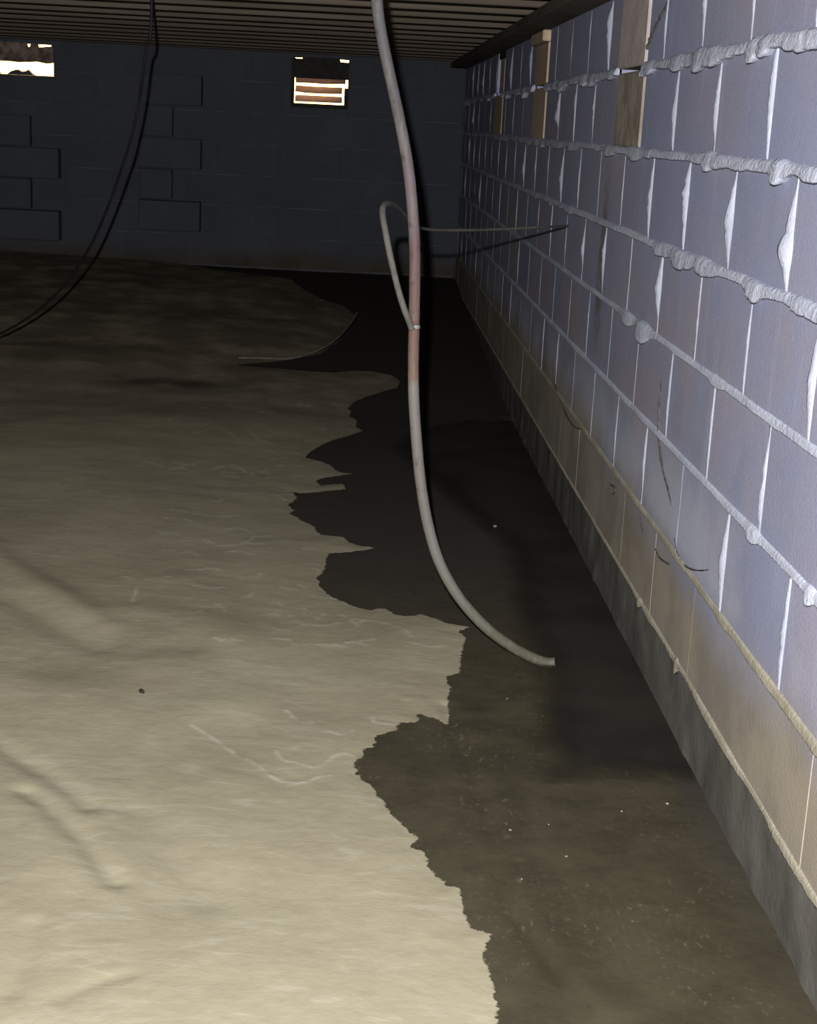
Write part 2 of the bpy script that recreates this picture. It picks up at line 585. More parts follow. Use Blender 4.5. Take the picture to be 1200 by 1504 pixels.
me.loops.foreach_set('vertex_index', quads.ravel())
me.polygons.add(len(quads))
me.polygons.foreach_set('loop_start', np.arange(0, quads.size, 4, dtype=np.int32))
me.polygons.foreach_set('use_smooth', np.ones(len(quads), bool))
me.update(calc_edges=True)
for nm, arr in (('wet', sd), ('tide', tide), ('damp_far_dark', damp_far_dark), ('far_foot_dark', far_foot_dark)):
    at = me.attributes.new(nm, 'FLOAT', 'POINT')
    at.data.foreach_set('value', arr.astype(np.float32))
M = Mat('silt_floor', 0.95, 0.1)


def attr(nm):
    return M.node('ShaderNodeAttribute', attribute_name=nm).outputs['Fac']


dryc = M.mix(M.ramp(M.noise(2.6, 5), 0.3, 0.7), (0.39, 0.348, 0.235), (0.335, 0.293, 0.195))
dryc = M.mix(M.ramp(M.noise(30, 4, 0.7), 0.3, 0.75, 0.0, 0.22), dryc, (0.27, 0.23, 0.165))
dryc = M.mix(M.math('MULTIPLY', attr('tide'), M.ramp(M.noise(24, 3), 0.35, 0.6, 0.0, 0.6)), dryc, (0.60, 0.56, 0.46))
stk = M.noise(1.0, 5, 0.62, M.scaled((7, 26, 1)), 1.2)
dryc = M.mix(M.ramp(stk, 0.52, 0.68, 0.0, 0.30), dryc, (0.50, 0.455, 0.36))
dryc = M.mix(M.ramp(stk, 0.46, 0.30, 0.0, 0.30), dryc, (0.25, 0.215, 0.155))
dryc = M.mix(M.math('MULTIPLY', attr('damp_far_dark'), M.ramp(M.noise(5, 4), 0.3, 0.6, 0.2, 0.9)), dryc, (0.10, 0.065, 0.045))
wetc = M.mix(M.ramp(M.noise(7, 5, 0.65), 0.3, 0.7), (0.074, 0.063, 0.039), (0.050, 0.042, 0.026))
wetc = M.mix(M.math('MULTIPLY', M.ramp(M.noise(85, 5, 0.75, M.scaled((1.0, 0.5, 1.0))), 0.56, 0.68, 0.0, 0.6), M.ramp(M.noise(4, 4, 0.6), 0.42, 0.60, 0.1, 1.0)), wetc, (0.17, 0.145, 0.098))
wetc = M.mix(M.ramp(M.noise(60, 3, 0.7), 0.36, 0.28, 0.0, 0.5), wetc, (0.03, 0.024, 0.017))
wetc = M.mix(attr('far_foot_dark'), wetc, (0.058, 0.049, 0.041))
edge = M.math('ADD', attr('wet'), M.math('MULTIPLY', M.math('SUBTRACT', M.noise(55, 4, 0.7), 0.5), 0.026))
wf = M.ramp(edge, -0.0015, 0.0025)
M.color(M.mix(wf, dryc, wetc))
M.b.inputs['Specular IOR Level'].default_value = 0.04
M.bump(M.noise(60, 4, 0.6), 0.22, 0.005)
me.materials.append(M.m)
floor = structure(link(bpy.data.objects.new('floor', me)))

# puddle : a water sheet that thins out to nothing at its rim
M = Mat('murky_water', 0.35, 0.03)
M.color(M.mix(M.ramp(M.noise(3, 3), 0.35, 0.65), (0.038, 0.034, 0.027), (0.025, 0.023, 0.020)))
M.bump(M.noise(22, 2), 0.05, 0.004)
M.l.new(M.ramp(M.math('ADD', attr('depth'), M.math('MULTIPLY', M.math('SUBTRACT', M.noise(9, 4, 0.65), 0.5), 0.09)), 0.01, 0.16), M.b.inputs['Alpha'])
pin2 = pin & (x1 < WX + 0.001)
cell = pin2[quads].all(axis=1)
used = np.unique(quads[cell])
remap = -np.ones(len(x1), int)
remap[used] = np.arange(len(used))
puddle = mesh_obj('puddle', [(0.7085 if x1[k] > 0.6985 else x1[k], y1[k], ZW) for k in used], [tuple(q) for q in remap[quads[cell]].tolist()], M.m)
rim = np.array([q for q in pud.tolist() if q[0] < WX - 0.01] + [pud[-1].tolist()])
puddle.data.attributes.new('depth', 'FLOAT', 'POINT').data.foreach_set('value', seg_dist(x1[used], y1[used], rim, False).astype(np.float32))
tag(puddle, 'long dark puddle of murky water lying along the foot of the block wall', 'puddle')

# ------------------------------------------------------------------ right wall
VENTS_R = [(3.891, 4.297), (5.923, 6.329), (7.70, 8.107)]       # old vent openings, courses 1 and 2
ZV0, ZV1 = ZBED[2] + 0.006, ZTOP


def core_with_holes(name, along, depth0, depth1, a0, a1, z0, z1, holes, mat, axis, parent=None):
    """solid wall core: boxes around the openings; along 'x' or 'y'"""
    bm = bmesh.new()

    def bx(a, b, c, d):
        if b - a < 1e-4 or d - c < 1e-4:
            return
        if along == 'y':
            add_box(bm, (depth0, a, c), (depth1, b, d))
        else:
            add_box(bm, (a, depth0, c), (b, depth1, d))
    cur = a0
    for (h0, h1, v0, v1) in sorted(holes):
        bx(cur, h0, z0, z1)
        bx(h0, h1, z0, v0)
        bx(h0, h1, v1, z1)
        cur = h1
    bx(cur, a1, z0, z1)
    return bm_obj(name, bm, mat, parent)


RH = [(v0, v1, ZV0 - 0.004, ZTOP) for v0, v1 in VENTS_R]
wall_right = structure(core_with_holes('wall_right', 'y', WX + 0.05, WX + 0.22, -1.2, FY + 0.25, -0.3, ZTOP,
                                       [(VENTS_R[2][0] + 0.02, VENTS_R[2][1], 1.42, 1.54)], MAT_CORE, 0))
core_with_holes('mortar_bed', 'y', WX + 0.0008, WX + 0.05, 1.0, FY + 0.0, ZBED[7] - 0.002, ZTOP, RH, MAT_BLOCK, 1, wall_right)
DB = 0.05


def block_mesh(length, mat, along, g=0.0045):
    bm = bmesh.new()
    h = CH - 0.009
    if along == 'y':
        add_box(bm, (0, g, g), (DB, length - g, CH - g), 0.0009 if g > 0.003 else 0.0003)
    else:
        add_box(bm, (0.0045, 0, 0.0045), (length - 0.0045, DB, CH - 0.0045), 0.003)
    me = bpy.data.meshes.new('concrete_block')
    bm.to_mesh(me)
    bm.free()
    me.materials.append(mat)
    return me


_blk = {}


def put_block(length, mat, along, loc, parent, g=0.0045):
    key = (round(length, 3), mat.name, along, g)
    if key not in _blk:
        _blk[key] = block_mesh(length, mat, along, g)
    o = bpy.data.objects.new('concrete_block', _blk[key])
    o.location = loc
    link(o, parent)
    return o


COURSE_OFF = [0.1958, 0.0, 0.2011, -0.0036, 0.2049, 0.0019, 0.204]
right_joints = []                      # (course, Y)
rj = random.Random(3)
for cidx in range(7):
    zb = ZBED[cidx + 1]
    k0 = math.floor((1.2 - J0) / BL)
    starts = [J0 + COURSE_OFF[cidx] + BL * k for k in range(k0, 30)]
    spans = []
    for s in starts:
        a, b = s, min(s + BL, FY - 0.002)
        if a >= FY - 0.05:
            continue
        cut = [(a, b)]
        if cidx < 2:
            for v0, v1 in VENTS_R:
                new = []
                for p, q in cut:
                    if q <= v0 or p >= v1:
                        new.append((p, q))
                    else:
                        if p < v0 - 0.02:
                            new.append((p, v0))
                        if q > v1 + 0.02:
                            new.append((v1, q))
                cut = new
        spans += cut
        if not (cidx < 2 and any(v0 - 0.03 < a < v1 + 0.03 for v0, v1 in VENTS_R)):
            right_joints.append((cidx, a))
    for p, q in spans:
        put_block(q - p, MAT_BLOCK, 'y', (WX + rj.uniform(-0.0006, 0.0005), p, zb), wall_right, 0.0008 if cidx == 6 else 0.0045)


# squeezed-out bed joints
def bed_joint(zc, y0, y1, half, prot, lobes, seed, mat, parent, lumps=(), sections=None, name='mortar_joint', holes=()):
    segs = [(y0, y1)]
    for v0, v1 in holes:
        segs = [s for (a, b) in segs for s in ((a, min(b, v0)), (max(a, v1), b)) if s[1] - s[0] > 0.03]
    for a, b in segs:
        step = 0.006
        Y = [a]
        while Y[-1] < b:
            Y.append(Y[-1] + max(0.005, 0.0022 * Y[-1]))
        Y[-1] = b
        Y = np.array(Y)
        act = np.ones_like(Y) * lobes
        if sections:
            act *= 0.12
            for s0, s1 in sections:
                act = np.maximum(act, lobes * np.clip(np.minimum(Y - s0, s1 - Y) / 0.08, 0, 1))
        n1 = np.clip((noise1(Y, seed, 4.2) - 0.40) / 0.45, 0, 1)
        n2 = np.clip((noise1(Y, seed + 1, 11) - 0.32) / 0.5, 0, 1)
        n3 = noise1(Y, seed + 2, 34)
        lobe = act * (0.50 * n1 * (0.35 + 0.65 * n2) + 0.34 * n2 + 0.22 * n3 * n2)
        top = half * (0.8 + 0.5 * noise1(Y, seed + 3, 7)) + act * 0.20 * noise1(Y, seed + 6, 6) ** 2
        low = half * (0.85 + 0.3 * noise1(Y, seed + 4, 9)) + lobe
        pr = prot * (0.75 + 0.5 * noise1(Y, seed + 5, 6)) + lobe * 0.30
        for ly, lz, lp, lw in lumps:
            gsn = np.exp(-np.abs((Y - ly) / (1.7 * lw)) ** 3)
            low += 0.9 * lz * gsn
            pr += 0.45 * lp * gsn
            top += 0.25 * lz * gsn
        prof = [(1.0, -0.004), (0.86, 0.35), (0.5, 0.72), (0.0, 0.9), (-0.45, 1.0), (-0.8, 1.08), (-0.96, 1.05), (-1.0, 0.8), (-0.93, 0.35), (-0.8, -0.004)]
        V = []
        jn = np.random.default_rng(seed + 50).random((len(Y), len(prof), 2)) - 0.5
        amp = 0.0022 if lobes > 0.012 else 0.0012
        for i in range(len(Y)):
            for j, (u, v) in enumerate(prof):
                zz = zc + (u * top[i] if u > 0 else u * low[i]) + jn[i, j, 0] * amp
                xx = WX - v * pr[i] + (0.006 if v < 0 else jn[i, j, 1] * amp)
                V.append((xx, Y[i], zz))
        K = len(prof)
        Fc = [(i * K + j, i * K + j + 1, (i + 1) * K + j + 1, (i + 1) * K + j) for i in range(len(Y) - 1) for j in range(K - 1)]
        Fc += [tuple(range(K)), tuple(reversed(range((len(Y) - 1) * K, len(Y) * K)))]
        mesh_obj(name, V, Fc, mat, parent, True)


Y_A, Y_B = 1.25, FY - 0.003


def wy(px, py):
    return on_wall(px, py).y


bed_joint(ZBED[1], Y_A, Y_B, 0.009, 0.012, 0.030, 21, MAT_BED, wall_right, holes=VENTS_R,
          lumps=[(wy(1030, 100), 0.018, 0.012, 0.03), (wy(1045, 95), 0.016, 0.014, 0.06), (wy(1112, 80), 0.018, 0.01, 0.02), (wy(1130, 72), 0.014, 0.01, 0.02)])
bed_joint(ZBED[2], Y_A, Y_B, 0.008, 0.010, 0.017, 41, MAT_BED, wall_right,
          lumps=[(wy(1045, 243), 0.018, 0.008, 0.018), (wy(1150, 250), 0.014, 0.008, 0.02), (wy(935, 230), 0.012, 0.008, 0.05)])
bed_joint(ZBED[3], Y_A, Y_B, 0.008, 0.008, 0.020, 61, MAT_BED, wall_right, sections=[(1.9, 2.75), (2.9, 3.6), (4.9, 6.5)],
          lumps=[(wy(1035, 395), 0.012, 0.01, 0.03), (wy(1000, 385), 0.014, 0.012, 0.05)])
bed_joint(ZBED[4], Y_A, Y_B, 0.007, 0.0045, 0.008, 81, MAT_BED, wall_right, sections=[(3.4, 4.0), (2.3, 2.5)],
          lumps=[(wy(946, 495), 0.030, 0.022, 0.045), (wy(922, 480), 0.016, 0.012, 0.05), (wy(1055, 565), 0.008, 0.004, 0.03)])
bed_joint(ZBED[5], Y_A, Y_B, 0.007, 0.0045, 0.006, 101, MAT_BED, wall_right, sections=[(2.0, 2.2)],
          lumps=[(wy(1108, 785), 0.011, 0.008, 0.022), (wy(1193, 876), 0.012, 0.010, 0.012)])
bed_joint(ZBED[6], Y_A, Y_B, 0.0065, 0.0035, 0.009, 121, MAT_MORTAR_TAN, wall_right, sections=[(1.2, 2.9)])
bed_joint(ZBED[7], Y_A, Y_B, 0.004, 0.003, 0.008, 141, MAT_MORTAR_TAN, wall_right, sections=[(1.2, 3.5)],
          lumps=[(wy(940, 893), 0.012, 0.006, 0.010), (wy(993, 987), 0.022, 0.004, 0.006)])

# smears of mortar standing out of the head joints: (course, photo point on the joint, peak height 0 top..1 bottom, size, from, to)
KNOWN = [(1, (1134, 170), 0.40, 0.016, -0.1, 1.0), (1, (1053, 165), 0.62, 0.014, 0.0, 0.85), (1, (992, 165), 0.60, 0.013, 0.0, 1.0),
         (2, (1163, 350), 0.66, 0.030, 0.12, 1.0), (2, (1077, 328), 0.52, 0.024, 0.12, 0.95), (2, (1008, 310), 0.35, 0.020, 0.0, 1.0), (2, (955, 292), 0.62, 0.014, 0.0, 1.0),
         (3, (1192, 598), 0.55, 0.016, 0.0, 1.0), (3, (968, 430), 0.45, 0.022, 0.0, 0.8), (3, (1100, 511), 0.8, 0.004, 0, 1), (3, (1024, 471), 0.4, 0.003, 0, 1),
         (4, (1124, 705), 0.75, 0.009, 0.1, 1.0), (4, (1043, 637), 0.5, 0.003, 0, 1),
         (5, (1065, 823), 0.52, 0.016, 0.0, 1.0), (5, (1152, 935), 0.5, 0.008, 0, 1.0),
         (0, (1037, 20), 0.4, 0.012, 0.2, 0.85), (0, (1106, 30), 0.3, 0.005, 0, 1), (0, (978, 43), 0.6, 0.006, 0, 1)]
known = {}
for cidx, p, pk, sz, t0, t1 in KNOWN:
    q = on_wall(*p)
    cands = [(abs(Y - q.y), Y) for (cc, Y) in right_joints if cc == cidx]
    known[(cidx, round(min(cands)[1], 3))] = (pk, sz, t0, t1)
rs = random.Random(17)
for cidx, Y in right_joints:
    if Y > FY - 0.1:
        continue
    zt, zb = ZBED[cidx] - 0.006, ZBED[cidx + 1] + 0.006
    k = known.get((cidx, round(Y, 3)))
    if k:
        pk, sz, t0, t1 = k
    else:
        pk, t0, t1 = rs.uniform(0.3, 0.7), rs.choice([0, 0, 0.1]), rs.choice([1, 1, 0.9, 0.75])
        if cidx <= 2:
            sz = rs.choice([0.004, 0.010, 0.018, 0.026]) * (1.0 if Y > 3 else 0.6)
        elif cidx == 3:
            sz = rs.choice([0.004, 0.006, 0.014, 0.018])
        elif cidx == 6:
            sz = 0.0015
        else:
            sz = rs.choice([0.003, 0.004, 0.008])
    faint = k is None and rs.random() < (0.25 if Y < 4 else 0.62)
    if cidx == 6:
        continue
    N = 22
    V = []
    sd_ = rs.randrange(9999)
    for i in range(N + 1):
        t = i / N
        env = 0.0
        if t0 <= t <= t1:
            env = (t - t0) / max(pk - t0, 1e-3) if t < pk else (t1 - t) / max(t1 - pk, 1e-3)
            env = max(0.0, min(1.0, env))
        rag = 0.7 + 0.45 * float(noise1(t * 2, sd_, 7)) + 0.3 * float(noise1(t * 2, sd_ + 1, 22))
        base = (0.0002 if faint else 0.0016) * (0.5 + float(noise1(t * 2, sd_ + 2, 4)))
        p = base + (0.15 if faint else 0.42) * sz * env * rag
        w = 0.002 + 1.0 * sz * env * rag
        z = zt + (zb - zt) * t
        V += [(WX + 0.006, Y - 0.004 - 0.6 * p, z), (WX - 0.45 * p, Y - 0.003 - 0.2 * p, z), (WX - p, Y + 0.001 + 0.2 * w, z), (WX - 0.85 * p, Y + 0.75 * w, z), (WX + 0.004, Y + 0.004 + w, z)]
    K = 5
    Fc = [(i * K + j, (i + 1) * K + j, (i + 1) * K + j + 1, i * K + j + 1) for i in range(N) for j in range(K - 1)]
    Fc += [tuple(reversed(range(K))), tuple(range(N * K, N * K + K))]
    mesh_obj('mortar_smear', V, Fc, MAT_MORTAR if cidx < 6 else MAT_MORTAR_TAN, wall_right, True)

# footing under the blocks, rough poured face
V, Fc = [], []
Yf = np.arange(1.2, FY + 0.02, 0.02)
Zf = np.linspace(ZBED[7] + 0.001, -0.12, 14)
for y in Yf:
    for i, z in enumerate(Zf):
        off = float(noise2(np.array([y]), np.array([z]), 31, 14.0)[0] - 0.5) * 0.006 + float(noise2(np.array([y]), np.array([z]), 32, 45.0)[0] - 0.5) * 0.003
        V.append((WX + 0.006 + off - 0.004 * i / 13, y, z))
K = len(Zf)
Fc = [(i * K + j, i * K + j + 1, (i + 1) * K + j + 1, (i + 1) * K + j) for i in range(len(Yf) - 1) for j in range(K - 1)]
nV = len(V)
for y in Yf:
    V += [(WX + 0.06, y, Zf[0]), (WX + 0.06, y, Zf[-1])]
for i in range(len(Yf) - 1):
    Fc += [(nV + 2 * i, i * K, (i + 1) * K, nV + 2 * i + 2), (i * K + K - 1, nV + 2 * i + 1, nV + 2 * i + 3, (i + 1) * K + K - 1)]
mesh_obj('footing', V, Fc, MAT_FOOT, wall_right, True)
box_obj('sill_plate', (0.60, -1.2, ZTOP + 0.002), (0.925, FY + 0.25, ZJOIST), MAT_SILL, wall_right, 0.004)
box_obj('rim_board', (0.885, -1.2, ZJOIST), (0.925, FY + 0.25, 1.90), MAT_SILL, wall_right, 0.003)


# boards closing the old vents in the right wall
def vent_cover(span, mats, label, tilt=0.0, cap=False, leak=False):
    v0, v1 = span
    t = thing('vent_cover', label, 'vent cover', (WX, (v0 + v1) / 2, ZV0), 'boarded vents along the right block wall')
    a, b = v0 + 0.006, v1 - 0.006
    zm = ZBED[1]
    hang(box_obj('panel', (WX - 0.004, a, ZV0 + 0.002), (WX + 0.045, b, zm - 0.006), mats[1], None, 0.004), t)
    if leak:
        hang(box_obj('panel', (WX - 0.002, a, zm + 0.006), (WX + 0.045, b - 0.17, ZTOP - 0.035), mats[0], None, 0.004), t)
        hang(box_obj('frame', (WX + 0.004, a, ZTOP - 0.03), (WX + 0.045, b, ZTOP), mats[2], None, 0.003), t)
    else:
        hang(box_obj('panel', (WX - 0.006, a, zm + 0.006), (WX + 0.045, b, ZTOP - (0.045 if cap else 0.003)), mats[0], None, 0.004), t)
    if cap:
        hang(box_obj('cap_board', (WX - 0.030, a - 0.005, ZTOP - 0.044), (WX + 0.045, b + 0.005, ZTOP - 0.003), mats[0], None, 0.005), t)
    return t


vent_cover(VENTS_R[0], (MAT_GRAYBOARD, MAT_OLDBOARD), 'grey tan pair of boards closing the nearest and largest looking old wall vent')
vent_cover(VENTS_R[1], (MAT_TAN, MAT_TAN), 'orange tan boards under a jutting cap closing the middle wall vent', cap=True)
vent_cover(VENTS_R[2], (MAT_GRAYBOARD, MAT_TAN, MAT_DARKFRAME), 'loose tan boards in the farthest side wall vent with daylight leaking above', leak=True)

# ------------------------------------------------------------------ far wall
ZF = [1.632 - CH * k for k in range(9)]      # bed joints of the far wall (top one above the joists)
VENT1 = (-0.445, -0.075, 1.285, 1.602)
VENT2 = (-2.42, -2.01, 1.395, 1.60)
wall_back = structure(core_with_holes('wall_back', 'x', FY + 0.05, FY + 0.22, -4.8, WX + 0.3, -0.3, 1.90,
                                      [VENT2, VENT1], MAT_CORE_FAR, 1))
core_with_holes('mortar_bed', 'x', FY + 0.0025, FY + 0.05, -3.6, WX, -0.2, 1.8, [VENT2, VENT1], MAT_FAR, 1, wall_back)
for k in range(8):
    zb = ZF[k + 1]
    off = 0.0 if k % 2 else BL / 2
    nb = 0
    x = WX - 0.003 - off
    edges = [WX - 0.003]
    while edges[-1] > -3.4:
        edges.append(x if len(edges) == 1 and off else edges[-1] - BL)
    for b, a in zip(edges[:-1], edges[1:]):
        cut = [(a, b)]
        for (v0, v1, w0, w1) in (VENT1, VENT2):
            if zb < w1 - 0.02 and zb + CH > w0 + 0.02:
                new = []
                for p, q in cut:
                    if q <= v0 or p >= v1:
                        new.append((p, q))
                    else:
                        if p < v0 - 0.03:
                            new.append((p, v0))
                        if q > v1 + 0.03:
                            new.append((v1, q))
                cut = new
        for p, q in cut:
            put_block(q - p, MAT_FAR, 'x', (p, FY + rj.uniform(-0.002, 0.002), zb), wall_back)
for k in range(1, 8):                       # flush pointing of the far wall
    spans = [(-3.4, WX - 0.02)]
    for (v0, v1, w0, w1) in (VENT1, VENT2):
        if w0 - 0.02 < ZF[k] < w1 + 0.02:
            spans = [s for (a, b) in spans for s in ((a, min(b, v0)), (max(a, v1), b)) if s[1] - s[0] > 0.03]
    for a, b in spans:
        X = np.arange(a, b, 0.02)
        V = []
        for i, x in enumerate(X):
            h = 0.005 + 0.004 * float(noise1(x, 70 + k, 12))
            p = 0.001 + 0.006 * float(noise1(x, 90 + k, 9)) ** 2
            V += [(x, FY + 0.01, ZF[k] + h), (x, FY - p, ZF[k] + h * 0.5), (x, FY - p, ZF[k] - h * 0.6), (x, FY + 0.01, ZF[k] - h)]
        Fc = [(i * 4 + j, i * 4 + j + 1, i * 4 + j + 5, i * 4 + j + 4) for i in range(len(X) - 1) for j in range(3)]
        mesh_obj('mortar_joint', V, Fc, MAT_MORTAR_FAR, wall_back, True)


# block piers built against the far wall, every second course set back
def pier(label, x0, courses, ztop, off):
    t = thing('block_pier', label, 'pier', (x0, FY - 0.1, float(base_z(FY))), 'toothed block piers against the far wall')
    z = ztop
    for i in range(courses):
        w = BL if i % 2 == off else 0.215
        d = 0.11 if i % 2 == off else 0.075
        bm = bmesh.new()
        add_box(bm, (x0, FY - d, z - CH + 0.006), (x0 + w, FY - 0.004, z - 0.004), 0.004)
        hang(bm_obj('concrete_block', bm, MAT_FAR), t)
        z -= CH
    return t


pier('toothed grey block pier rising behind the hanging black cable on the far wall', on_y(207, 200, FY).x, 5, ZF[0] - CH * 0.9, 0)
pier('low dark block pier at the far left corner under the broken vent', on_y(0, 250, FY).x + 0.0, 4, ZF[3] + 0.12, 1)

# far vents
v = thing('foundation_vent', 'louvred vent with three sunlit slats in the far block wall', 'vent', (VENT1[0], FY, VENT1[2]))
hp = [(0.004, 1.468), (0.372, 1.468), (0.372, 1.580), (0.318, 1.581), (0.306, 1.606), (0.075, 1.606), (0.062, 1.591), (0.020, 1.590), (0.004, 1.606)]
V = [(VENT1[0] + a, FY + 0.010, z) for a, z in hp] + [(VENT1[0] + a, FY + 0.045, z) for a, z in hp]
nh = len(hp)
Fc = [tuple(range(nh)), tuple(reversed(range(nh, 2 * nh)))] + [(i, i + nh, (i + 1) % nh + nh, (i + 1) % nh) for i in range(nh)]
hang(mesh_obj('head_panel', V, Fc, MAT_DARKFRAME), v)
bm = bmesh.new()
x0, x1v, z0, z1 = -0.452, -0.072, 1.278, 1.595
add_box(bm, (x0, FY - 0.006, z0), (x0 + 0.022, FY + 0.06, z1))
add_box(bm, (x1v - 0.026, FY - 0.006, z0), (x1v, FY + 0.06, 1.415))
add_box(bm, (x1v - 0.004, FY - 0.006, 1.41), (x1v, FY + 0.06, 1.58))
add_box(bm, (x0, FY - 0.008, z0), (x1v, FY + 0.06, z0 + 0.028))
hang(bm_obj('frame', bm, MAT_DARKFRAME), v)
for i in range(3):
    zc = 1.455 - 0.061 * i
    pts = []
    xsn = np.linspace(VENT1[0] + 0.022, VENT1[1] - 0.016 - (0.02 if i else 0.0), 14)
    V = []
    for x in xsn:
        wv = (float(noise1(x, 200 + i, 9)) - 0.5) * 0.010
        V += [(x, FY + 0.015, zc - 0.018 + wv), (x, FY + 0.055, zc + 0.022 + wv * 0.4), (x, FY + 0.058, zc + 0.026 + wv * 0.4), (x, FY + 0.012, zc - 0.010 + wv)]
    Fc = [(a * 4 + j, a * 4 + (j + 1) % 4, a * 4 + 4 + (j + 1) % 4, a * 4 + 4 + j) for a in range(13) for j in range(4)]
    Fc += [(3, 2, 1, 0), (52, 53, 54, 55)]
    hang(mesh_obj('slat', V, Fc, MAT_SLAT), v)

v = thing('broken_vent', 'broken vent at the far left, brown board above a ragged bright gap', 'vent', (VENT2[0], FY, VENT2[2]))
zA, zB = on_y(40, 91, FY).z, on_y(40, 66, FY).z
V, Fc = [], []
xsn = np.linspace(VENT2[0] + 0.004, VENT2[1] - 0.004, 30)
for i, x in enumerate(xsn):
    lo = zA + (float(noise1(x, 301, 16)) - 0.5) * 0.010
    hi = zB + 0.004 + (float(noise1(x, 302, 20)) - 0.5) * 0.020 - (0.012 if i in (17, 18, 22, 23, 24, 25, 26, 27, 28) else -0.03)
    V += [(x, FY + 0.012, lo), (x, FY + 0.012, hi), (x, FY + 0.045, hi), (x, FY + 0.045, lo)]
Fc = [(a * 4 + j, a * 4 + (j + 1) % 4, a * 4 + 4 + (j + 1) % 4, a * 4 + 4 + j) for a in range(29) for j in range(4)]
Fc += [(3, 2, 1, 0), (116, 117, 118, 119)]
hang(mesh_obj('board', V, Fc, MAT_BROWN), v)
V = []
zr = on_y(40, 105, FY).z
prof = {0: 0.02, 3: 0.02, 4: -0.04, 6: -0.045, 9: 0.000, 12: 0.006, 14: -0.006, 17: 0.008, 20: -0.02, 22: -0.035, 26: -0.028, 29: -0.026}
ks = sorted(prof)
for i, x in enumerate(xsn):
    h = float(np.interp(i, ks, [prof[k] for k in ks])) + (float(noise1(x, 303, 45)) - 0.5) * 0.008
    V += [(x, FY + 0.008, 1.396), (x, FY + 0.008, zr + h), (x, FY + 0.047, zr + h + 0.004), (x, FY + 0.047, 1.396)]
hang(mesh_obj('ragged_sill', V, Fc, MAT_FAR), v)

# ------------------------------------------------------------------ unseen walls, ceiling, joists, ground outside
structure(box_obj('wall_left', (-4.8, -1.2, -0.3), (-4.6, FY, 1.90), MAT_CORE))
structure(box_obj('wall_front', (-4.8, -1.4, -0.3), (0.93, -1.2, 1.90), MAT_CORE))
ceiling = structure(box_obj('ceiling', (-4.8, -1.4, 1.85), (0.93, FY + 0.22, 1.90), MAT_DECK))
bm = bmesh.new()
add_box(bm, (-4.6, -0.019, ZJOIST), (0.884, 0.019, 1.849), 0.003)
jm = bpy.data.meshes.new('joist')
bm.to_mesh(jm)
bm.free()
jm.materials.append(MAT_JOIST)
yj = 6.30 - BL * 17
while yj < FY - 0.05:
    o = bpy.data.objects.new('joist', jm)
    o.location = (0, yj, random.uniform(0, 0.004))
    link(o, ceiling)
    yj += BL
structure(box_obj('ground_outside', (-30, FY + 0.23, 0.9), (30, FY + 45, 1.02), MAT_EARTH))
structure(box_obj('ground_beside', (0.94, -10, 0.9), (40, FY + 0.22, 1.02), MAT_EARTH))

# ------------------------------------------------------------------ hanging pipe with its side branch
PIPE = [(545, -110, 3.30), (551, -30, 3.33), (556, 25, 3.36), (566, 80, 3.38), (578, 135, 3.39), (590, 192, 3.40), (600, 250, 3.40), (606, 310, 3.40), (609, 365, 3.40), (609, 420, 3.39),
        (608, 480, 3.385), (607, 540, 3.38), (608, 590, 3.375), (612, 650, 3.37), (618, 710, 3.365), (628, 768, 3.36), (643, 820, 3.355), (664, 862, 3.35), (690, 897, 3.35), (720, 927, 3.355),
        (752, 950, 3.36), (780, 965, 3.365), (802, 973, 3.365), (815, 978, 3.36)]
P3 = [on_y(*p) for p in PIPE]
P3 = [Vector((P3[0].x - 0.01, P3[0].y, 1.845))] + P3
P3[-1].z = max(P3[-1].z, 0.006)
PR = 0.0125
M = Mat('old_pipe', 0.6, 0.2)
z = M.axis(2)
gn = M.noise(28, 4, 0.6)
cr = M.node('ShaderNodeValToRGB')
M.l.new(M.math('ADD', M.math('MULTIPLY', z, 0.6), M.math('MULTIPLY', M.math('SUBTRACT', gn, 0.5), 0.10)), cr.inputs[0])
els = cr.color_ramp.elements
stops = [(0.02, (0.22, 0.20, 0.135)), (0.10, (0.30, 0.30, 0.235)), (0.16, (0.34, 0.34, 0.30)), (0.20, (0.34, 0.29, 0.255)), (0.30, (0.37, 0.32, 0.29)), (0.385, (0.40, 0.36, 0.325)), (0.405, (0.34, 0.215, 0.15)),
         (0.46, (0.30, 0.165, 0.135)), (0.56, (0.27, 0.165, 0.165)), (0.66, (0.30, 0.23, 0.235)), (0.74, (0.20, 0.18, 0.17)), (0.85, (0.215, 0.205, 0.205))]
stops = [(p, tuple((0.45 if p < 0.39 else 0.47) * v for v in cc)) for p, cc in stops]
els[0].position, els[0].color = stops[0][0], (*stops[0][1], 1)
els[1].position, els[1].color = stops[-1][0], (*stops[-1][1], 1)
for p, cc in stops[1:-1]:
    e = els.new(p)
    e.color = (*cc, 1)
c = M.mix(M.ramp(M.noise(1.0, 4, 0.65, M.scaled((70, 70, 14))), 0.48, 0.66, 0, 0.55), cr.outputs[0], (0.15, 0.145, 0.135))
c = M.mix(M.ramp(M.noise(40, 3), 0.42, 0.27, 0, 0.7), c, (0.075, 0.05, 0.04))
M.color(c)
M.bump(gn, 0.15, 0.002)
MAT_PIPE = M.m
pipe = thing('hanging_pipe', 'old water pipe hanging from the joists and curving down into the puddle', 'pipe', (P3[-1].x, P3[-1].y, 0.0))
cut = 11
hang(tube('upper_pipe', P3[:cut + 1], PR, MAT_PIPE, None, 14, 6, 0.04, 2), pipe)
hang(tube('lower_pipe', P3[cut:], lambda t: PR * (1.0 if t < 0.97 else 0.9), MAT_PIPE, None, 14, 6, 0.04, 3), pipe)
cl = P3[cut]
ax = (P3[cut + 1] - P3[cut - 1]).normalized()
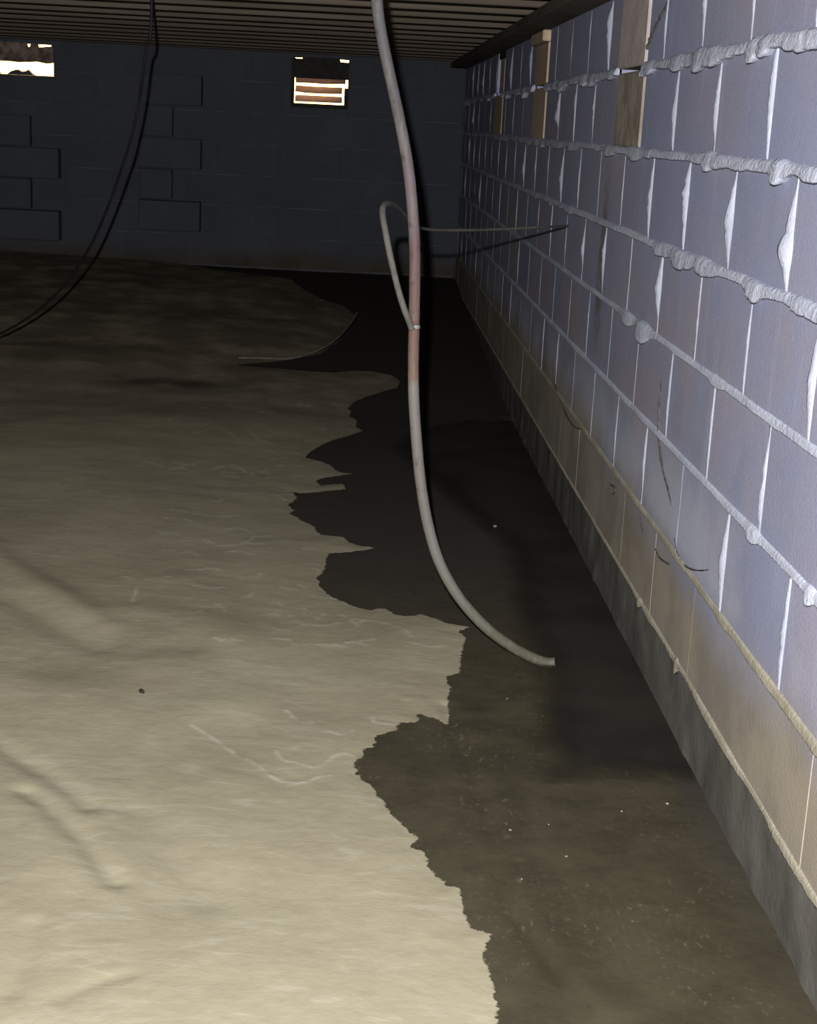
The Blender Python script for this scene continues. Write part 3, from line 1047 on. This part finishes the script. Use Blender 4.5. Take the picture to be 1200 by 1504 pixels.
hang(tube('clamp', [cl - ax * 0.004, cl - ax * 0.002, cl + ax * 0.002, cl + ax * 0.004], lambda t: PR * (1.12 if 0.1 < t < 0.9 else 1.05), MAT_CLAMP, None, 16, 4), pipe)
BR = [(605, 484, 3.372), (600, 470, 3.37), (593, 452, 3.37), (584, 422, 3.375), (574, 380, 3.385), (567, 345, 3.40), (562, 316, 3.42), (563, 303, 3.45), (570, 299, 3.52), (580, 302, 3.66),
      (592, 312, 3.85), (606, 328, 4.05), (630, 337, 4.25), (690, 338, 4.50), (750, 336, 4.72), (800, 333.5, 4.86)]
B3 = [on_y(*p) for p in BR] + [on_wall(838, 332, WX + 0.01)]
hang(tube('branch_tube', B3, lambda t: 0.0072 if t < 0.5 else 0.0072 - 0.003 * min(1, (t - 0.5) / 0.15), MAT_TUBE, None, 10, 8, 0.05, 5), pipe)

# black cable looping down on the left
CB = [(222, 40, 5.70), (215, 68, 5.72), (210, 110, 5.75), (204, 150, 5.8), (192, 205, 5.85), (176, 255, 5.95), (158, 305, 6.05), (135, 357, 6.2), (105, 405, 6.35), (70, 444, 6.5), (30, 474, 6.65), (-20, 500, 6.8), (-90, 528, 6.9)]
C3 = [on_y(*p) for p in CB]
C3 = [Vector((C3[0].x, C3[0].y, 1.846))] + C3
e = C3[-1]
C3 += [Vector((e.x - 0.25, e.y + 0.03, e.z - 0.06)), Vector((e.x - 0.6, e.y + 0.05, float(base_z(e.y)) + 0.05))]
cable = tube('hanging_cable', C3, 0.0055, MAT_CABLE, None, 10, 8)
tag(cable, 'black cable sagging from the joists to the floor on the left', 'cable')

# pale wire curling over the far floor
W2 = [(350, 531, 0.012), (385, 529, 0.02), (420, 527, 0.03), (450, 521, 0.04), (478, 509, 0.06), (500, 492, 0.09), (515, 474, 0.12), (526, 458, 0.15)]
wp = []
for px, py, h in W2:
    d = ray(px, py)
    p = on_floor(px, py)
    p = EYE + d * ((p.y - h * 5.0) / d.y)
    p.z = max(p.z, float(base_z(p.y)) + 0.03)
    wp.append(p)
wire = tube('pale_wire', wp, 0.006, MAT_WIRE, None, 8, 6)
tag(wire, 'thin pale wire curling up from the dark floor behind the pipe', 'wire')


# mud trails on the block wall
def trail(label, pts, r, seed, mat=MAT_TRAIL):
    w = [on_wall(px, py, WX - r * 0.3) for px, py in pts]
    rr = random.Random(seed)
    w = [p + Vector((0, rr.uniform(-0.004, 0.004), 0)) for p in w]
    return tag(tube('mud_trail', w, lambda t: r * (0.45 + 0.55 * math.sin(math.pi * min(1, max(0.05, t)))), mat, None, 7, 5, 0.7, seed), label, 'mud trail')


trail('dark ragged mud trail slanting down beside the nearest boarded vent', [(981, 2), (974, 18), (966, 35), (958, 52), (953, 64), (949, 76), (946, 86)], 0.005, 1)
trail('thin dark mud trail crossing the wall joint halfway down the near wall', [(972, 560), (969, 600), (967, 640), (971, 670), (975, 695), (982, 720), (986, 742)], 0.0035, 2)
trail('short mud trail at the top edge of the tan silt band', [(990, 790), (996, 815), (1008, 832), (1025, 838), (1042, 837)], 0.002, 3)
trail('faint mud trail edging the silt band farther along the wall', [(811, 530), (813, 555), (820, 580), (830, 605), (842, 625), (856, 631)], 0.003, 4)
trail('small hooked mud trail low on the silt band', [(897, 712), (903, 716), (904, 722), (900, 727)], 0.003, 5)
trail('small upright mud trail above the hooked one', [(941, 762), (943, 772), (945, 782)], 0.003, 6)
trail('crooked mud trail below the upright one', [(962, 806), (968, 818), (976, 825), (984, 829)], 0.0028, 7)


# bits lying about
def bit(name, p, s, mat, seed):
    rr = random.Random(seed)
    bm = bmesh.new()
    bmesh.ops.create_icosphere(bm, subdivisions=2, radius=1.0)
    for vv in bm.verts:
        k = 0.8 + 0.4 * rr.random()
        vv.co = Vector((vv.co.x * s[0] * k, vv.co.y * s[1] * k, vv.co.z * s[2] * k))
    o = bm_obj(name, bm, mat, None, True)
    o.location = p
    o.rotation_euler = (0, 0, rr.uniform(0, 3))
    return o


dg = bpy.context.evaluated_depsgraph_get


def floor_height(X, Y):
    i = int(np.clip(np.searchsorted(xs, X), 1, nx - 1))
    j = int(np.clip(np.searchsorted(ys, Y), 1, ny - 1))
    return float(GZ.reshape(ny, nx)[j, i])


p = on_floor(208, 1028)
p.z = floor_height(p.x, p.y) + 0.003
o = bit('dark_pellet', p, (0.010, 0.0045, 0.0045), MAT_DARKBIT, 1)
o.rotation_euler = (0, 0, -0.9)
tag(o, 'tiny dark pellet lying alone on the pale dry silt', 'pellet')
p = on_floor(727, 774)
p.z = max(ZW, floor_height(p.x, p.y)) + 0.002
tag(bit('pale_chip', p, (0.008, 0.006, 0.004), MAT_CHIP, 2), 'pale chip floating alone on the black puddle beside the pipe', 'chip')
CH_ = [(806, 1211), (749, 1222), (832, 1258), (766, 1294), (980, 1181), (913, 1192), (745, 1027)]
GRIT = ['pale grit grain in the wet mud just short of the near end of the puddle',
        'pale grit grain in the wet mud farthest left, beside the long crease',
        'pale grit grain in the wet mud nearest the middle of the mud patch',
        'pale grit grain in the wet mud on the crease, nearest the camera',
        'pale grit grain at the edge of the puddle closest to the block wall',
        'pale grit grain at the near edge of the puddle, second from the block wall',
        'pale grit grain in the wet mud between the pipe end and the dry silt']
for k, q in enumerate(CH_):
    p = on_floor(*q)
    if p.x > WX - 0.02:
        p.x = WX - 0.02
    p.z = max(floor_height(p.x, p.y), -0.01) + 0.0012
    s = 0.0018 + 0.0016 * ((k * 37) % 10) / 10
    tag(bit('pale_grit', p, (s, s * 0.8, s * 0.6), MAT_CHIP, 20 + k), GRIT[k], 'grit', 'grit grains in the wet mud')
